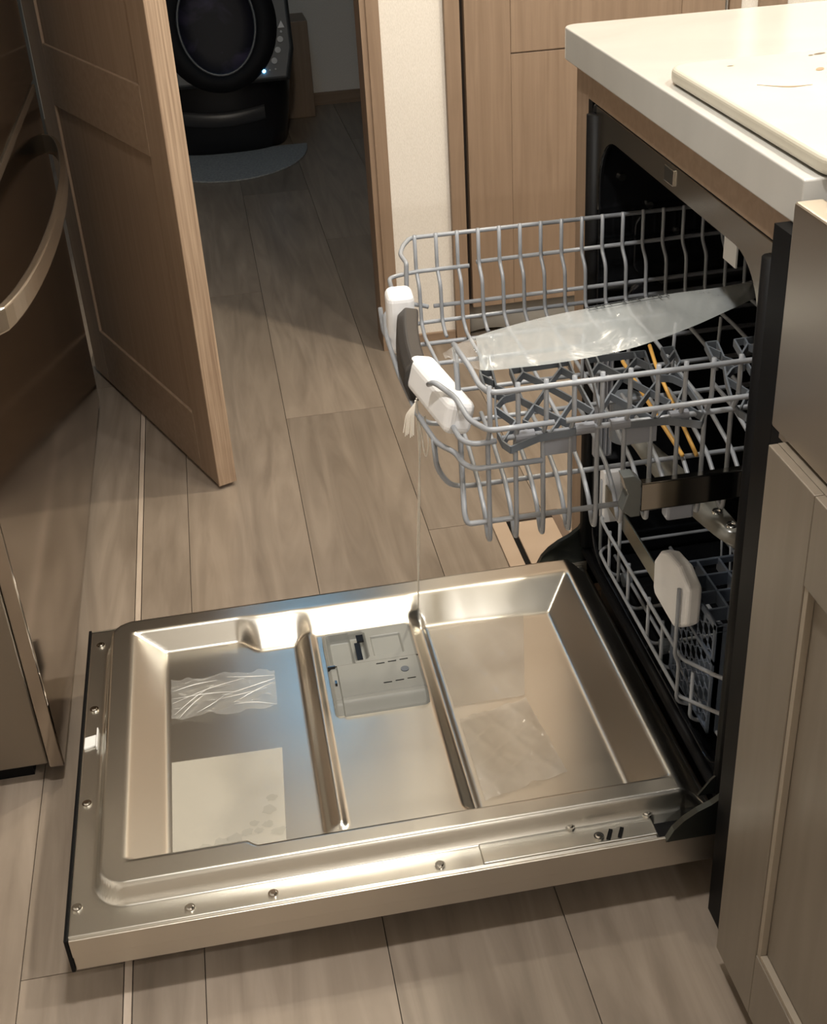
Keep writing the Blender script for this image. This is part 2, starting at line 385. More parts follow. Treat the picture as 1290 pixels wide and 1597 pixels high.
for (a, b, rr, m) in ((.145, -.172, .006, LED), (.166, -.17, .0032, BTN), (.187, -.168, .0032, BTN), (.222, -.045, .004, BTN)):
    bm = NB(); cyl(bm, (0, 0, 0), rr, .004, 12, axis=1); bmesh.ops.transform(bm, matrix=FM @ Matrix.Translation((a, -.018, b)), verts=bm.verts)
    obj('indicator_light', bm, m, rob)
bm = NB(); prism(bm, [(.212, -.032), (.236, -.032), (.226, -.008)], -.017, -.013, axis=1); bmesh.ops.transform(bm, matrix=FM, verts=bm.verts)
tag(obj('warning_mark', bm, mat('white_mark', (.8, .8, .8), .5), rob), 'white triangle mark')
bm = NB(); nn = 20; rows = []
for j, z in enumerate((.12, .128, .165, .172)):
    rows.append([bm.verts.new((RX-.15+.30*i/nn, RY-.262+.02*(abs(i/nn-.5)*2)**2+(.010 if j in (0, 3) else 0), z-.012*math.sin(PI*i/nn))) for i in range(nn+1)])
for a, b in zip(rows, rows[1:]):
    for i in range(nn): bm.faces.new((a[i], a[i+1], b[i+1], b[i]))
dd = obj('drawer_pull', bm, mat('dark_gloss_pull', (.05, .05, .055), .35), rob, smooth=True)
# mat
bm = NB(); pts = [(-.16, 3.75)]; cx, cy = -.45, 3.74
poly = [(cx+.30*math.cos(-PI*i/32), cy+.40*math.sin(-PI*i/32)) for i in range(33)][::-1]
poly = [(a, b) for a, b in poly]
prism(bm, poly, .0, .007); o = obj('floor_mat', bm, MATM, bevel=.003)
tag(o, 'grey half-round mat on the floor in front of the litter box', 'mat')
o = obj('storage_step', NB() if False else Box(-.215, -.072, HALLY-.20, HALLY-.013, 0, .37), WOOD, bevel=.003)
tag(o, 'low brown wooden box against the hallway back wall', 'box')
# narrow dark hanging cloth at the right of the hall
bm = NB(); n = 24; a_ = []
for i in range(n+1):
    yy = 3.2+1.0*i/n; xx = .145+.008*math.sin(i*1.3); a_.append((bm.verts.new((xx, yy, .30)), bm.verts.new((xx+.004, yy, 1.8))))
for p, q in zip(a_, a_[1:]): bm.faces.new((p[0], q[0], q[1], p[1]))
o = obj('hall_curtain', bm, mat('dark_cloth', (.10, .10, .10), .9), smooth=True); s = o.modifiers.new('s', 'SOLIDIFY'); s.thickness = .004
tag(o, 'dark cloth hanging on the hallway right wall', 'curtain')
sk = thing('skylight', (-.40, 2.75, CEIL), 'small blue skylight in the hallway ceiling', 'skylight')
obj('pane', Box(-.50, -.30, 2.60, 3.05, CEIL-.006, CEIL-.001), SKYL, sk)
bm = NB()
for b in ((-.53, -.50, 2.57, 3.08), (-.30, -.27, 2.57, 3.08), (-.50, -.30, 2.57, 2.60), (-.50, -.30, 3.05, 3.08)): box(bm, *b, CEIL-.014, CEIL-.0005)
obj('frame', bm, WHITEP, sk)

# ceiling light fittings
for i, (x, y, e, r) in enumerate(PUCKS):
    lab = ['round ceiling light above the far end of the worktop', 'round ceiling light above the sink', 'round ceiling light over the open dishwasher door',
           'round ceiling light behind the camera on the right', 'round ceiling light by the wall behind the camera', 'round ceiling light before the doorway'][i]
    t = thing('ceiling_light', (x, y, CEIL), lab, 'lamp', 'round ceiling lights')
    obj('diffuser', cyl(NB(), (x, y, CEIL-.012), .05, .008, 24), LAMPM, t)
    bm = NB(); n = 28
    r1 = [[bm.verts.new((x+rr*math.cos(2*PI*k/n), y+rr*math.sin(2*PI*k/n), zz)) for k in range(n)] for rr, zz in ((.051, CEIL-.011), (.054, CEIL-.013), (.066, CEIL-.008), (.068, CEIL-.0004))]
    for a, b in zip(r1, r1[1:]): bridge(bm, a, b)
    obj('ring', bm, WHITEP, t, smooth=True)

for i, (x, y, z, e) in enumerate(FILL):  # globe fittings around the added fill lamps
    t = thing('pendant_light', (x, y, CEIL), ['white globe pendant over the right end of the worktop', 'white globe pendant behind the camera'][i], 'lamp')
    bm = NB(); n = 24; prev = None
    for k in range(1, 13):
        a = PI*k/13; ring = [bm.verts.new((x+.08*math.sin(a)*math.cos(2*PI*q/n), y+.08*math.sin(a)*math.sin(2*PI*q/n), z+.08*math.cos(a))) for q in range(n)]
        if prev: bridge(bm, prev, ring)
        prev = ring
    obj('globe', bm, PGLASS, t, smooth=True)
    obj('cord', Tube([(x, y, z+.08), (x, y, CEIL)], .003, corner=0), BLACK, t)
    obj('ceiling_rose', cyl(NB(), (x, y, CEIL-.02), .04, .0195, 24), WHITEP, t)

# ================================================================== REFRIGERATOR
FX = -.83
fr = thing('refrigerator', (-1.15, 1.0, 0), 'dark mirror-finish steel refrigerator with curved bar handle at left edge', 'refrigerator')
obj('body', Box(-1.50, FX-.022, .397, 1.605, .035, 1.75), FSIDE, fr, bevel=.003)
obj('top_ledge', Box(FX-.020, FX+.0045, .395, 1.575, .7185, .7325), HANDLE, fr, bevel=.002)
obj('freezer_front', Box(FX-.021, FX, .393, 1.610, .030, .7175), MIRROR, fr, bevel=.0025, seg=3)
obj('door', Box(FX-.021, FX, .393, 1.0015, .7335, 1.75), MIRROR, fr, bevel=.0025, seg=3)
obj('door', Box(FX-.021, FX, 1.004, 1.610, .7335, 1.75), MIRROR, fr, bevel=.0025, seg=3)
obj('plinth', Box(-1.45, FX-.05, .42, 1.58, 0, .034), BLACK, fr)
bm = NB(); n = 40; prev = None
ys, ye = .60, 1.57
for i in range(n+1):
    t = i/n; y = ys+(ye-ys)*t; s_ = 4*t*(1-t); xo = FX-.004+.062*(s_**.5)
    z0, z1 = .600, .640
    ring = [bm.verts.new(v) for v in ((xo, y, z0), (xo+.010, y, z0+.004), (xo+.010, y, z1-.004), (xo, y, z1))]
    if prev: bridge(bm, prev, ring)
    else: bm.faces.new(ring[::-1])
    prev = ring
bm.faces.new(prev); bmesh.ops.recalc_face_normals(bm, faces=bm.faces)
hh = obj('handle', bm, HANDLE, fr, smooth=False, bevel=.002)

# ================================================================== DISHWASHER
dw = thing('dishwasher', (.1, .3, 0), 'open stainless dishwasher with its door lowered, under white worktop', 'dishwasher')
ZF = .109   # flange level of the lowered door
# tub (open box with thick walls) -- x from 0 inwards
bm = NB()
TX = .50; y0, y1, z0, z1 = .041, .567, .135, .822
box(bm, .004, TX, y1, y1+.02, z0-.02, z1+.012); box(bm, .004, TX, y0-.02, y0, z0-.02, z1+.012)
box(bm, .004, TX, y0, y1, z1, z1+.012); box(bm, .004, TX, y0, y1, z0-.02, z0); box(bm, TX, TX+.01, y0-.02, y1+.02, z0-.02, z1+.012)
tub = obj('tub', bm, TUBM, dw)
for z in (.60, .45, .30):    # pressed ribs of the far wall
    bm = NB(); prism(bm, rrect(.05, .42, z, z+.09, .02), y1-.004, y1+.001, axis=1); obj('pressed_rib', bm, TUBM, tub, bevel=.003)
for (xx, zz) in ((.03, .742), (.07, .700), (.085, .79), (.11, .66)):
    bm = NB(); cyl(bm, (xx, y1-.006, zz), .005, .006, 14, axis=1); tag(obj('rivet', bm, POLISH, tub), 'small bright rivet')
bm = NB(); cyl(bm, (.07, y1-.012, .565), .03, .012, 24, axis=1); obj('water_inlet', bm, BLACKG, tub, bevel=.003)
# front frame with rounded opening
bm = NB()
outer = rrect(.0, .603, .118, .834, .012, 8); inner = rrect(.041, .567, .150, .804, (.05, .05, .07, .07), 8)
def plate_with_hole(bm, outer, inner, x0, x1):
    n = len(outer); A = [bm.verts.new((x0, a, b)) for a, b in outer]; B = [bm.verts.new((x0, a, b)) for a, b in inner]
    C = [bm.verts.new((x1, a, b)) for a, b in outer]; D = [bm.verts.new((x1, a, b)) for a, b in inner]
    for i in range(n):
        j = (i+1) % n
        bm.faces.new((A[i], A[j], B[j], B[i])); bm.faces.new((C[i], C[j], D[j], D[i])); bm.faces.new((A[i], A[j], C[j], C[i])); bm.faces.new((B[i], B[j], D[j], D[i]))
    bmesh.ops.recalc_face_normals(bm, faces=bm.faces); return bm
plate_with_hole(bm, outer, inner, .0, .006)
FO = obj('front_frame', bm, TUBM, dw, bevel=.0015)  # frame steel in the tub colour; its dark reflections are painted in
bm = NB(); tp = [(.0405, .70)]+[q for q in rrect(.041, .567, .150, .804, (.05, .05, .07, .07), 8) if q[1] > .73][::-1]+[(.5675, .70), (.58, .70), (.58, .8335), (.020, .8335), (.020, .70)]
tp = [q for q in tp]; prism(bm, tp, -.0018, -.0002, axis=0)
tag(obj('top_trim', bm, FRAMEM, dw), 'bright steel strip over the tub opening')  # lit copy of the frame steel laid over its top
for yy in (.0205, .5865): obj('door_seal', Tube([(-.0005, yy, .15), (-.0005, yy, .822)], .0125, n=12, corner=0), BLACK, dw, smooth=True)
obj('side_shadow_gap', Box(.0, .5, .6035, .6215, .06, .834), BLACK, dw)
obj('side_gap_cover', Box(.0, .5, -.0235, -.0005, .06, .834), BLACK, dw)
bm = NB(); box(bm, -.004, .0005, .285, .315, .812, .830); obj('latch_striker', bm, POLISH, dw, bevel=.001)
tag(obj('rail_label', Box(.040, .042, .20, .235, .742, .785), WHITEP, dw), 'white sticker')
# base panel below the door
obj('toe_panel', Box(.03, .05, .0, .603, .0, .10), BLACK, dw)

# ---- the lowered door: pressed steel liner as a height field
X0, X1 = -.787, -.004
def liner(x, y):
    z = ZF
    d = sdrr(x, y, -.757, .10, .040, .584, .040)
    up = 1-lin(-.009, .002, d, .35)
    z += up*(.027-(.046*clamp((x+.0425)/.0425)**1.4 if x > -.0425 else 0))
    if x > -.0825 and y < .036: z -= .03
    if x > -.0425 and up < .5: z -= .006
    # bead around the raised part
    yl = .083-.010*sm(-.575, -.560, x)
    yf = .547
    rx0, rx1 = -.722, -.044
    dd = sdrr(x, y, rx0, rx1, yl, yf, .012)
    if dd < 0:
        # distance ramps to the recess floor, each flank with its own width
        wl, wr = .052, .052
        wf = .024+.034*sm(-.566, -.530, x)+.012*sm(-.25, -.08, x)
        a = min(lin(0, wl, x-rx0, .14), lin(0, wr, rx1-x, .14), lin(0, wf, yf-y, .14), lin(0, .010, y-yl, .3))
        depth = .031*a
        # raised middle part with the dispenser
        e = .003
        mx = min(lin(-.478, -.452, x, .3), 1-lin(-.303, -.284, x, .3))
        my = min(lin(.085, .092, y, .3), 1-lin(.490, .506, y, .3))
        rib = .012*mx*a
        z -= depth; z += rib
        # rounded beads: one proud, one sunk
        b1 = sdrr(x, y, -.480, -.450, .090, .503, .014)
        z += .0075*(1-sm(-.010, .001, b1))
        b2 = sdrr(x, y, -.306, -.283, .092, .514, .011)
        z -= .0055*(1-sm(-.008, .001, b2))
    return z
bm = NB(); xs = frange(X0, X1, 262); ys_ = frange(.004, .599, 200)
rows = grid(bm, xs, ys_, liner); skirt(bm, rows, ZF-.018)
door_l = obj('door', bm, STEEL, dw, smooth=True)
tag(door_l, 'pressed stainless inner door')
# outer panel (its long edge faces the camera) and dark end cap
obj('outer_panel', Box(-.786, .004, .0005, .6035, .058, ZF-.0185), STEELB, door_l, bevel=.0015)
obj('edge_flange', Box(-.786, .004, -.0005, .0035, .080, ZF-.001), STEELB, door_l, bevel=.0008); obj('edge_flange', Box(-.786, .004, .600, .6035, .080, ZF-.001), STEELB, door_l, bevel=.0008)
obj('top_edge_cap', Box(-.791, -.7865, -.001, .604, .057, ZF+.001), BLACK, door_l, bevel=.001)
bm = NB(); box(bm, -.30, -.085, .006, .030, ZF-.002, ZF+.0028); box(bm, -.30, -.085, .029, .052, ZF-.002, ZF+.0012)
obj('hinge_bracket', bm, STEEL, door_l, bevel=.0012)
for xx in (-.1425, -.1285):
    bm = NB(); box(bm, -.0022, .0022, -.008, .008, 0, .003, mat=Matrix.Translation((xx, .0165, ZF+.002)) @ Matrix.Rotation(-.5, 4, 'Z')); obj('bracket_slot', bm, BLACK, door_l)
scr = None
for (xx, yy) in ((-.778, .046), (-.647, .0165), (-.550, .0165), (-.351, .0165), (-.185, .0405), (-.087, .0405), (-.156, .016), (-.775, .219), (-.774, .409), (-.771, .561), (-.33, .593), (-.6, .593)):
    if scr is None:
        bm = NB(); cyl(bm, (xx, yy, ZF), .0062, .0025, 18); cyl(bm, (xx, yy, ZF+.0024), .0045, .0018, 18, r2=.0032)
        scr = obj('screw', bm, POLISH, door_l, loc=(xx, yy, ZF)); sx, sy = xx, yy
        bm = NB(); box(bm, xx-.003, xx+.003, yy-.0006, yy+.0006, ZF+.004, ZF+.0046); box(bm, xx-.0006, xx+.0006, yy-.003, yy+.003, ZF+.004, ZF+.0046)
        me = scr.data; b2 = bmesh.new(); b2.from_mesh(me); bm.free(); b2.to_mesh(me); b2.free()
    else:
        copy_part(scr, door_l, (xx-sx, yy-sy, .0028 if (xx > -.30 and yy < .03) else (.0012 if xx > -.30 and yy < .1 else 0)))
bm = NB(); prism(bm, [(-.784, .325), (-.768, .330), (-.766, .352), (-.784, .348)], ZF, ZF+.0035); box(bm, -.7675, -.7655, .322, .362, ZF, ZF+.007); tag(obj('strike_clip', bm, WHITEP, door_l, bevel=.001), 'white plastic clip')
obj('hinge_pocket', Box(-.0815, .003, .0045, .0365, ZF-.028, ZF-.012), BLACK, door_l)  # black fill: the gap's dark interior put into colour
# dispenser, own height field
def disp(x, y):
    z = .1335
    z -= .0155*(1-sm(.2985, .317, y))
    c = sdrr(x, y, -.436, -.378, .400, .470, .008)
    z -= .011*(1-sm(-.006, 0, c))
    c2 = sdrr(x, y, -.437, -.400, .335, .470, .006)
    z -= .004*(1-sm(-.003, 0, c2))*(1 if y > .392 else 0)
    q = sdrr(x, y, -.372, -.328, .405, .452, .002)
    z -= .0035*(1-sm(-.002, .0005, q))
    if y < .392 and y > .322: z += .0016
    if x < -.428 and y < .392: z -= .004
    e = sdrr(x, y, -.442, -.308, .297, .478, .010); z -= .006*sm(-.006, 0, e)
    return z
bm = NB(); rows = grid(bm, frange(-.441, -.309, 88), frange(.298, .477, 120), disp); skirt(bm, rows, .112)
for v in list(bm.verts): pass
ds = obj('detergent_dispenser', bm, DISP, door_l, smooth=False)
bm = NB(); box(bm, -.3965, -.3885, .400, .440, .1325, .1345); box(bm, -.392, -.382, .442, .458, .1325, .1350); obj('dispenser_latch_slot', bm, BLACKG, door_l)
for (xx, yy) in ((-.366, .3835), (-.349, .3845), (-.332, .3855), (-.362, .339), (-.345, .340), (-.328, .341)): obj('lid_mark', Box(xx-.006, xx+.006, yy-.0008, yy+.0008, .1348, .1356), BLACKG, door_l)
bm = NB(); cyl(bm, (-.334, .3625, .1345), .0058, .0020, 24); obj('rinse_cap', bm, GREYP, door_l)
obj('lid_pin', Box(-.4345, -.4315, .352, .359, .1300, .1362), BLACKG, door_l); obj('lid_hinge', Box(-.441, -.430, .3915, .3935, .128, .1357), BLACKG, door_l)
obj('lid_seam', Box(-.438, -.310, .3918, .3926, .1330, .1349), JOINT, door_l)
# hinge arms
for ya, yb in ((-.004, -.0015), (.6045, .607)):
    poly = [(-.078, .112), (-.070, .128), (-.058, .141), (-.042, .152), (-.025, .160), (-.010, .171), (.0, .186), (.012, .20), (.012, .105), (-.078, .105)]
    bm = NB(); prism(bm, poly[::-1], ya, yb, axis=1)
    prism(bm, [(a-.0015, b+.001) for a, b in poly[:8]]+[(a+.001, b-.0012) for a, b in poly[:8]][::-1], ya-.006, yb, axis=1)
    obj('hinge_arm', bm, ARMM, dw)
    obj('arm_rim', Tube([((a-.0005), (ya+yb)/2-.003, b) for a, b in poly[:8]], .0011, n=6, corner=0), POLISH, dw, smooth=True)
bm = NB(); prism(bm, [(-.033, .150), (-.018, .172), (-.005, .185), (.0, .185), (.0, .150)], .018, .021, axis=1); obj('hinge_lever', bm, ARMM, dw)
obj('tub_lip', Tube([(-.003, .02, .140), (-.003, .585, .140)], .008, corner=0), BLACK, dw, smooth=True)

# ================================================================== UPPER RACK
ur = thing('dish_rack', (-.02, .3, .54), 'grey wire upper dish rack pulled out above the lowered door', 'rack')
WR = .0026
x0w, dxw, nw = -.2565, .0285, 19
prof = [(.046, .714), (.046, .668), (.060, .645), (.059, .545), (.062, .527), (.071, .526), (.086, .550), (.115, .566), (.19, .577), (.30, .574), (.42, .574), (.505, .572), (.528, .584), (.530, .634), (.549, .650), (.549, .699)]
def NX(y): return .0135*(1-clamp((y-.09)/.30))
h1 = obj('wire', Tube([(x0w+dxw-NX(a), a, b) for a, b in prof[:9]]+[(x0w+dxw-NX(.262), .262, .575)], WR, corner=.008), VINYL, ur, loc=(x0w+dxw, .3, .6), smooth=True)
h2 = obj('wire', Tube([(x0w+dxw, .500, .573)]+[(x0w+dxw, a, b) for a, b in prof[11:]], WR, corner=.008), VINYL, ur, loc=(x0w+dxw, .3, .6), smooth=True)
for i in range(3, nw, 2): copy_part(h1, ur, (dxw*(i-1), 0, 0)); copy_part(h2, ur, (dxw*(i-1), 0, 0))
w0 = obj('wire', Tube([(x0w-NX(a), a, b) for a, b in prof], WR, corner=.008), VINYL, ur, loc=(x0w, .3, .6), smooth=True)
for i in range(2, nw, 2): copy_part(w0, ur, (dxw*i, 0, 0))
XR = x0w+dxw*(nw-1)+.01
RR = .0030
def wire(name, pts, r=RR, c=.012, m=VINYL, par=None): return obj(name, Tube(pts, r, corner=c), m, par or ur, smooth=True)
# long rails, near side
wire('top_rail', [(XR, .043, .708), (-.268, .043, .708), (-.276, .060, .708), (-.278, .100, .712), (-.284, .150, .716)])
wire('corner_post', [(-.283, .149, .717), (-.284, .132, .66), (-.290, .100, .60), (-.295, .068, .560), (-.293, .064, .550), (XR, .066, .546)], c=.01)
wire('side_rail', [(-.206, .042, .668), (-.272, .042, .668), (-.286, .070, .668), (-.292, .108, .676), (-.309, .133, .684), (-.313, .146, .676)], c=.009)
wire('side_rail', [(XR, .042, .670), (-.194, .042, .668)])
wire('side_rail', [(XR, .056, .648), (-.258, .056, .650)])
wire('side_rail', [(-.262, .056, .648), (-.286, .055, .648), (-.296, .068, .648), (-.298, .100, .648), (-.301, .130, .650), (-.303, .20, .650), (-.303, .30, .650), (-.303, .40, .650), (-.301, .47, .650), (-.298, .50, .650), (-.296, .535, .650), (-.26, .546, .650), (-.185, .546, .650)])
wire('front_rail', [(-.214, .058, .618), (-.284, .058, .618), (-.294, .070, .619), (-.297, .094, .62), (-.312, .118, .62), (-.320, .19, .62), (-.323, .30, .62), (-.320, .41, .62), (-.312, .482, .62), (-.297, .506, .62), (-.292, .525, .62), (-.25, .535, .605), (-.245, .535, .603)])
# floor rails
for k, (yy, zz) in enumerate(((.122, .5655), (.26, .5720), (.345, .571), (.43, .571), (.50, .569))):
    pts = [(-.314, yy+.004, .622), (-.312, yy+.006, .585), (-.300, yy, zz), (-.28, yy, zz-.004), (XR, yy, zz-.004)]
    wire('floor_rail', pts, c=.012)
# far rails
wire('top_rail', [(XR, .552, .695), (-.262, .552, .695), (-.276, .525, .695), (-.284, .500, .693), (-.281, .474, .691), (-.281, .470, .69), (-.284, .470, .63), (-.290, .474, .58)], c=.008)
wire('side_rail', [(XR, .552, .655), (-.174, .552, .652)])
wire('side_rail', [(XR, .533, .606), (-.238, .533, .604)])
wire('side_rail', [(XR, .533, .585), (-.25, .533, .582), (-.30, .52, .585), (-.31, .50, .61)])
# grey handle bar held by two foam blocks at the front
bm = NB(); prev = None; n = 16
for i in range(n+1):
    t = i/n; y = .220+.160*t; bow = 4*t*(1-t); xc = -.319+.018*t-.004*bow
    ring = [bm.verts.new(v) for v in ((xc-.004, y, .622), (xc+.006, y, .620), (xc+.018, y, .657), (xc+.018, y, .666), (xc+.002, y, .670), (xc-.008, y, .661), (xc-.010, y, .642))]
    if prev: bridge(bm, prev, ring)
    else: bm.faces.new(ring)
    prev = ring
bm.faces.new(prev[::-1]); bmesh.ops.recalc_face_normals(bm, faces=bm.faces)
tag(obj('handle_bar', bm, BARP, ur, bevel=.0025), 'charcoal plastic handle')
# fold-down cup shelves: lattice of upright slats
SP0, SK = Vector((0, .05, .652)), .35
half = {'A': (-.226, .144), 'B': (-.162, .146), 'C': (-.214, .144), 'D': (-.173, .145), 'E': (-.214, .136), 'F': (-.225, .124), 'G': (-.199, .122), 'H': (-.172, .092), 'I': (-.156, .073),
        'J': (-.173, .136), 'K': (-.186, .122), 'L': (-.162, .124), 'N': (-.230, .072), 'O': (-.224, .100), 'P': (-.175, .052), 'Q': (-.208, .051),
        'a1': (-.249, .113), 'a2': (-.240, .106), 'a3': (-.228, .108), 'R': (-.244, .104), 'S': (-.254, .094), 'T': (-.238, .072), 'U': (-.233, .061), 'V': (-.220, .050),
        's1': (-.258, .145), 's2': (-.258, .123), 's3': (-.245, .145), 's4': (-.246, .122), 's5': (-.257, .139), 's6': (-.247, .129), 'W': (-.259, .061), 'X': (-.257, .048), 'Y': (-.251, .040), 'Z': (-.165, .052)}
segs = ['AB', 'CE', 'EF', 'AF', 'EG', 'GH', 'HI', 'DJ', 'JK', 'JL', 'BL', 'KG', 'KN', 'FO', 'OP', 'HQ', ('F', 'a3'), ('a1', 'a2'), ('a2', 'a3'), ('a2', 'R'), 'RS', 'ST', 'TU', 'UV', ('s1', 's2'), ('s1', 's3'), ('s3', 's4'),
        ('s5', 's6'), ('s2', 'a1'), ('s4', 'a3'), ('S', 'W'), 'WX', 'XY', 'XT', 'YV', 'VQ', 'QP', 'PI', ('a1', 'S'), 'NQ', 'LI']
def slat(bm, p, q, xm, mir):
    P = Vector((2*xm-p[0] if mir else p[0], p[1], 0)); Q = Vector((2*xm-q[0] if mir else q[0], q[1], 0))
    d = (Q-P); L = d.length
    if L < 1e-4: return
    n = Vector((-d.y, d.x, 0))/L*.0010
    zz = lambda v: .652+SK*(v.y-.05)
    vs = []
    for v in (P, Q):
        for s1 in (-1, 1):
            for h in (-.0080, .0):
                u = v+n*s1; vs.append(bm.verts.new((u.x, u.y, zz(v)+h)))
    for f in ((0, 1, 3, 2), (4, 6, 7, 5), (0, 4, 5, 1), (2, 3, 7, 6), (1, 5, 7, 3), (0, 2, 6, 4)): bm.faces.new([vs[i] for i in f])
for off in (0, .247):
    bm = NB()
    for mir in (0, 1):
        for s_ in segs: slat(bm, half[s_[0]], half[s_[1]], -.1525, mir)
    bmesh.ops.recalc_face_normals(bm, faces=bm.faces); bmesh.ops.translate(bm, verts=bm.verts, vec=(off, 0, 0))
    sh = obj('cup_shelf', bm, GREYP, ur)
    for xx in (-.233, -.171, -.134, -.072):
        bm = NB(); cyl(bm, (xx-.010+off, .056, .6495), .0062, .020, 14, axis=0); tag(obj('shelf_clip', bm, CLIPP, sh, smooth=False), 'grey round clip')
    for a, b in ((-.212, -.178), (-.127, -.093)):
        obj('shelf_blade', Box(a+off, b+off, .058, .061, .622, .643), CLIPP, sh, bevel=.001)
for k in range(6):
    q = -.10+.057*k; wire('tine', [(q, .300, .572), (q+.001, .304, .60), (q+.002, .304, .640)], r=.0022, c=.004)
# amber tines
wire('amber_tine', [(-.050, .300, .600), (-.046, .200, .583), (-.044, .107, .572)], r=.0024, m=GOLD)
wire('amber_tine', [(-.004, .335, .600), (-.010, .290, .590), (-.028, .107, .570)], r=.0024, m=GOLD)
# slides
for (ya, yb, xa, xb) in ((.024, .034, -.119, .45), (.560, .566, .012, .45)):
    bm = NB(); box(bm, xa, xb, ya, ya+.0018, .561, .594); box(bm, xa, xb, ya, yb, .592, .594); box(bm, xa, xb, ya, yb, .561, .563)
    sl = obj('slide_rail', bm, POLISH, ur, bevel=.0006, seg=1)
    if xa < 0:
        bm = NB(); poly = [(-.120, .557), (-.120, .598), (-.128, .606), (-.140, .606), (-.134, .585), (-.140, .566), (-.130, .557)]
        prism(bm, poly, ya-.002, yb+.004, axis=1); tag(obj('rail_end_cap', bm, mat('clear_grey_plastic', (.10, .105, .10), .2), sl, bevel=.001), 'translucent grey end stop')
bm = NB(); box(bm, -.085, -.055, .038, .056, .535, .556); obj('roller_block', bm, CLIPP, ur, bevel=.003)
# upper spray arm under the rack
bm = NB(); prev = None
for i in range(15):
    t = i/14; y = .035+.29*t; wv = .010+.012*math.sin(PI*clamp(t*1.05+.12)); cx_ = -.004-.035*t
    if i == 0: wv = .007
    ring = [bm.verts.new(v) for v in ((cx_-wv, y, .498), (cx_-wv*.6, y, .507), (cx_+wv*.6, y, .507), (cx_+wv, y, .498), (cx_+wv*.5, y, .490), (cx_-wv*.5, y, .490))]
    if prev: bridge(bm, prev, ring)
    else: bm.faces.new(ring)
    prev = ring
bm.faces.new(prev[::-1]); bmesh.ops.recalc_face_normals(bm, faces=bm.faces)
sa = obj('spray_arm', bm, mat('clear_grey_arm', (.17, .165, .145), .2), ur, smooth=True)
for (xx, yy) in ((-.009, .085), (-.004, .055)):
    bm = NB(); n = 16; R = [[bm.verts.new((xx+rr*math.cos(2*PI*k/n), yy+rr*math.sin(2*PI*k/n), z)) for k in range(n)] for rr, z in ((.0065, .506), (.0045, .510), (.003, .506))]
    bridge(bm, R[0], R[1]); bridge(bm, R[1], R[2]); obj('nozzle', bm, POLISH, sa, smooth=True)
    obj('nozzle_hole', cyl(NB(), (xx, yy, .5062), .003, .001, 12), BLACK, sa)
bm = NB(); cyl(bm, (-.04, .31, .488), .02, .06, 20); obj('arm_hub', bm, GREYP, ur, bevel=.002)

# ---- foam blocks on the upper rack
def foam(name, c, s, rz, rx, ry, label, bev=.006, sub=True):
    Mx = Matrix.Translation(c) @ Matrix.Rotation(rz, 4, 'Z') @ Matrix.Rotation(ry, 4, 'Y') @ Matrix.Rotation(rx, 4, 'X')
    bm = NB(); box(bm, -s[0]/2, s[0]/2, -s[1]/2, s[1]/2, -s[2]/2, s[2]/2); bmesh.ops.transform(bm, matrix=Mx, verts=bm.verts)
    o = obj(name, bm, FOAM, None, loc=c, bevel=bev, seg=4, smooth=False)
    return tag(o, label, 'foam block', 'white foam transport blocks')
foam('foam_block', (-.300, .418, .638), (.034, .042, .078), -.05, .0, .0, 'small upright white foam block at the far end of the charcoal handle', bev=.009)
foam('foam_block', (-.299, .168, .653), (.031, .142, .038), .13, -.03, .25, 'long slanted white foam block at the near end of the charcoal handle', bev=.009)
# thread
kn = thing('packing_thread', (-.322, .19, .60), 'cream thread tied below the long foam block, hanging to the door', 'thread')
obj('strand', Tube([(-.322, .185, .640), (-.319, .20, .58), (-.309, .28, .48), (-.300, .38, .33), (-.290, .49, .17), (-.287, .525, .118)], .0009, n=5, corner=.02), THREAD, kn)
obj('strand', Tube([(-.320, .190, .640), (-.312, .235, .56), (-.307, .31, .45), (-.300, .40, .31), (-.289, .50, .16), (-.287, .524, .119)], .0009, n=5, corner=.02), THREAD, kn)
obj('loop', Tube([(-.323, .18, .642), (-.317, .19, .60), (-.314, .20, .57), (-.311, .205, .556), (-.308, .198, .575), (-.313, .185, .62)], .0009, n=5, corner=.01), THREAD, kn)
bm = NB()
for k in range(7): tube(bm, [(-.324, .175, .642), (-.327-.0012*k, .172+.001*k, .628), (-.329-.0016*k, .168+.0015*k, .607-.002*(k % 3))], .0007, n=5, corner=.004)
obj('frayed_end', bm, THREAD, kn)

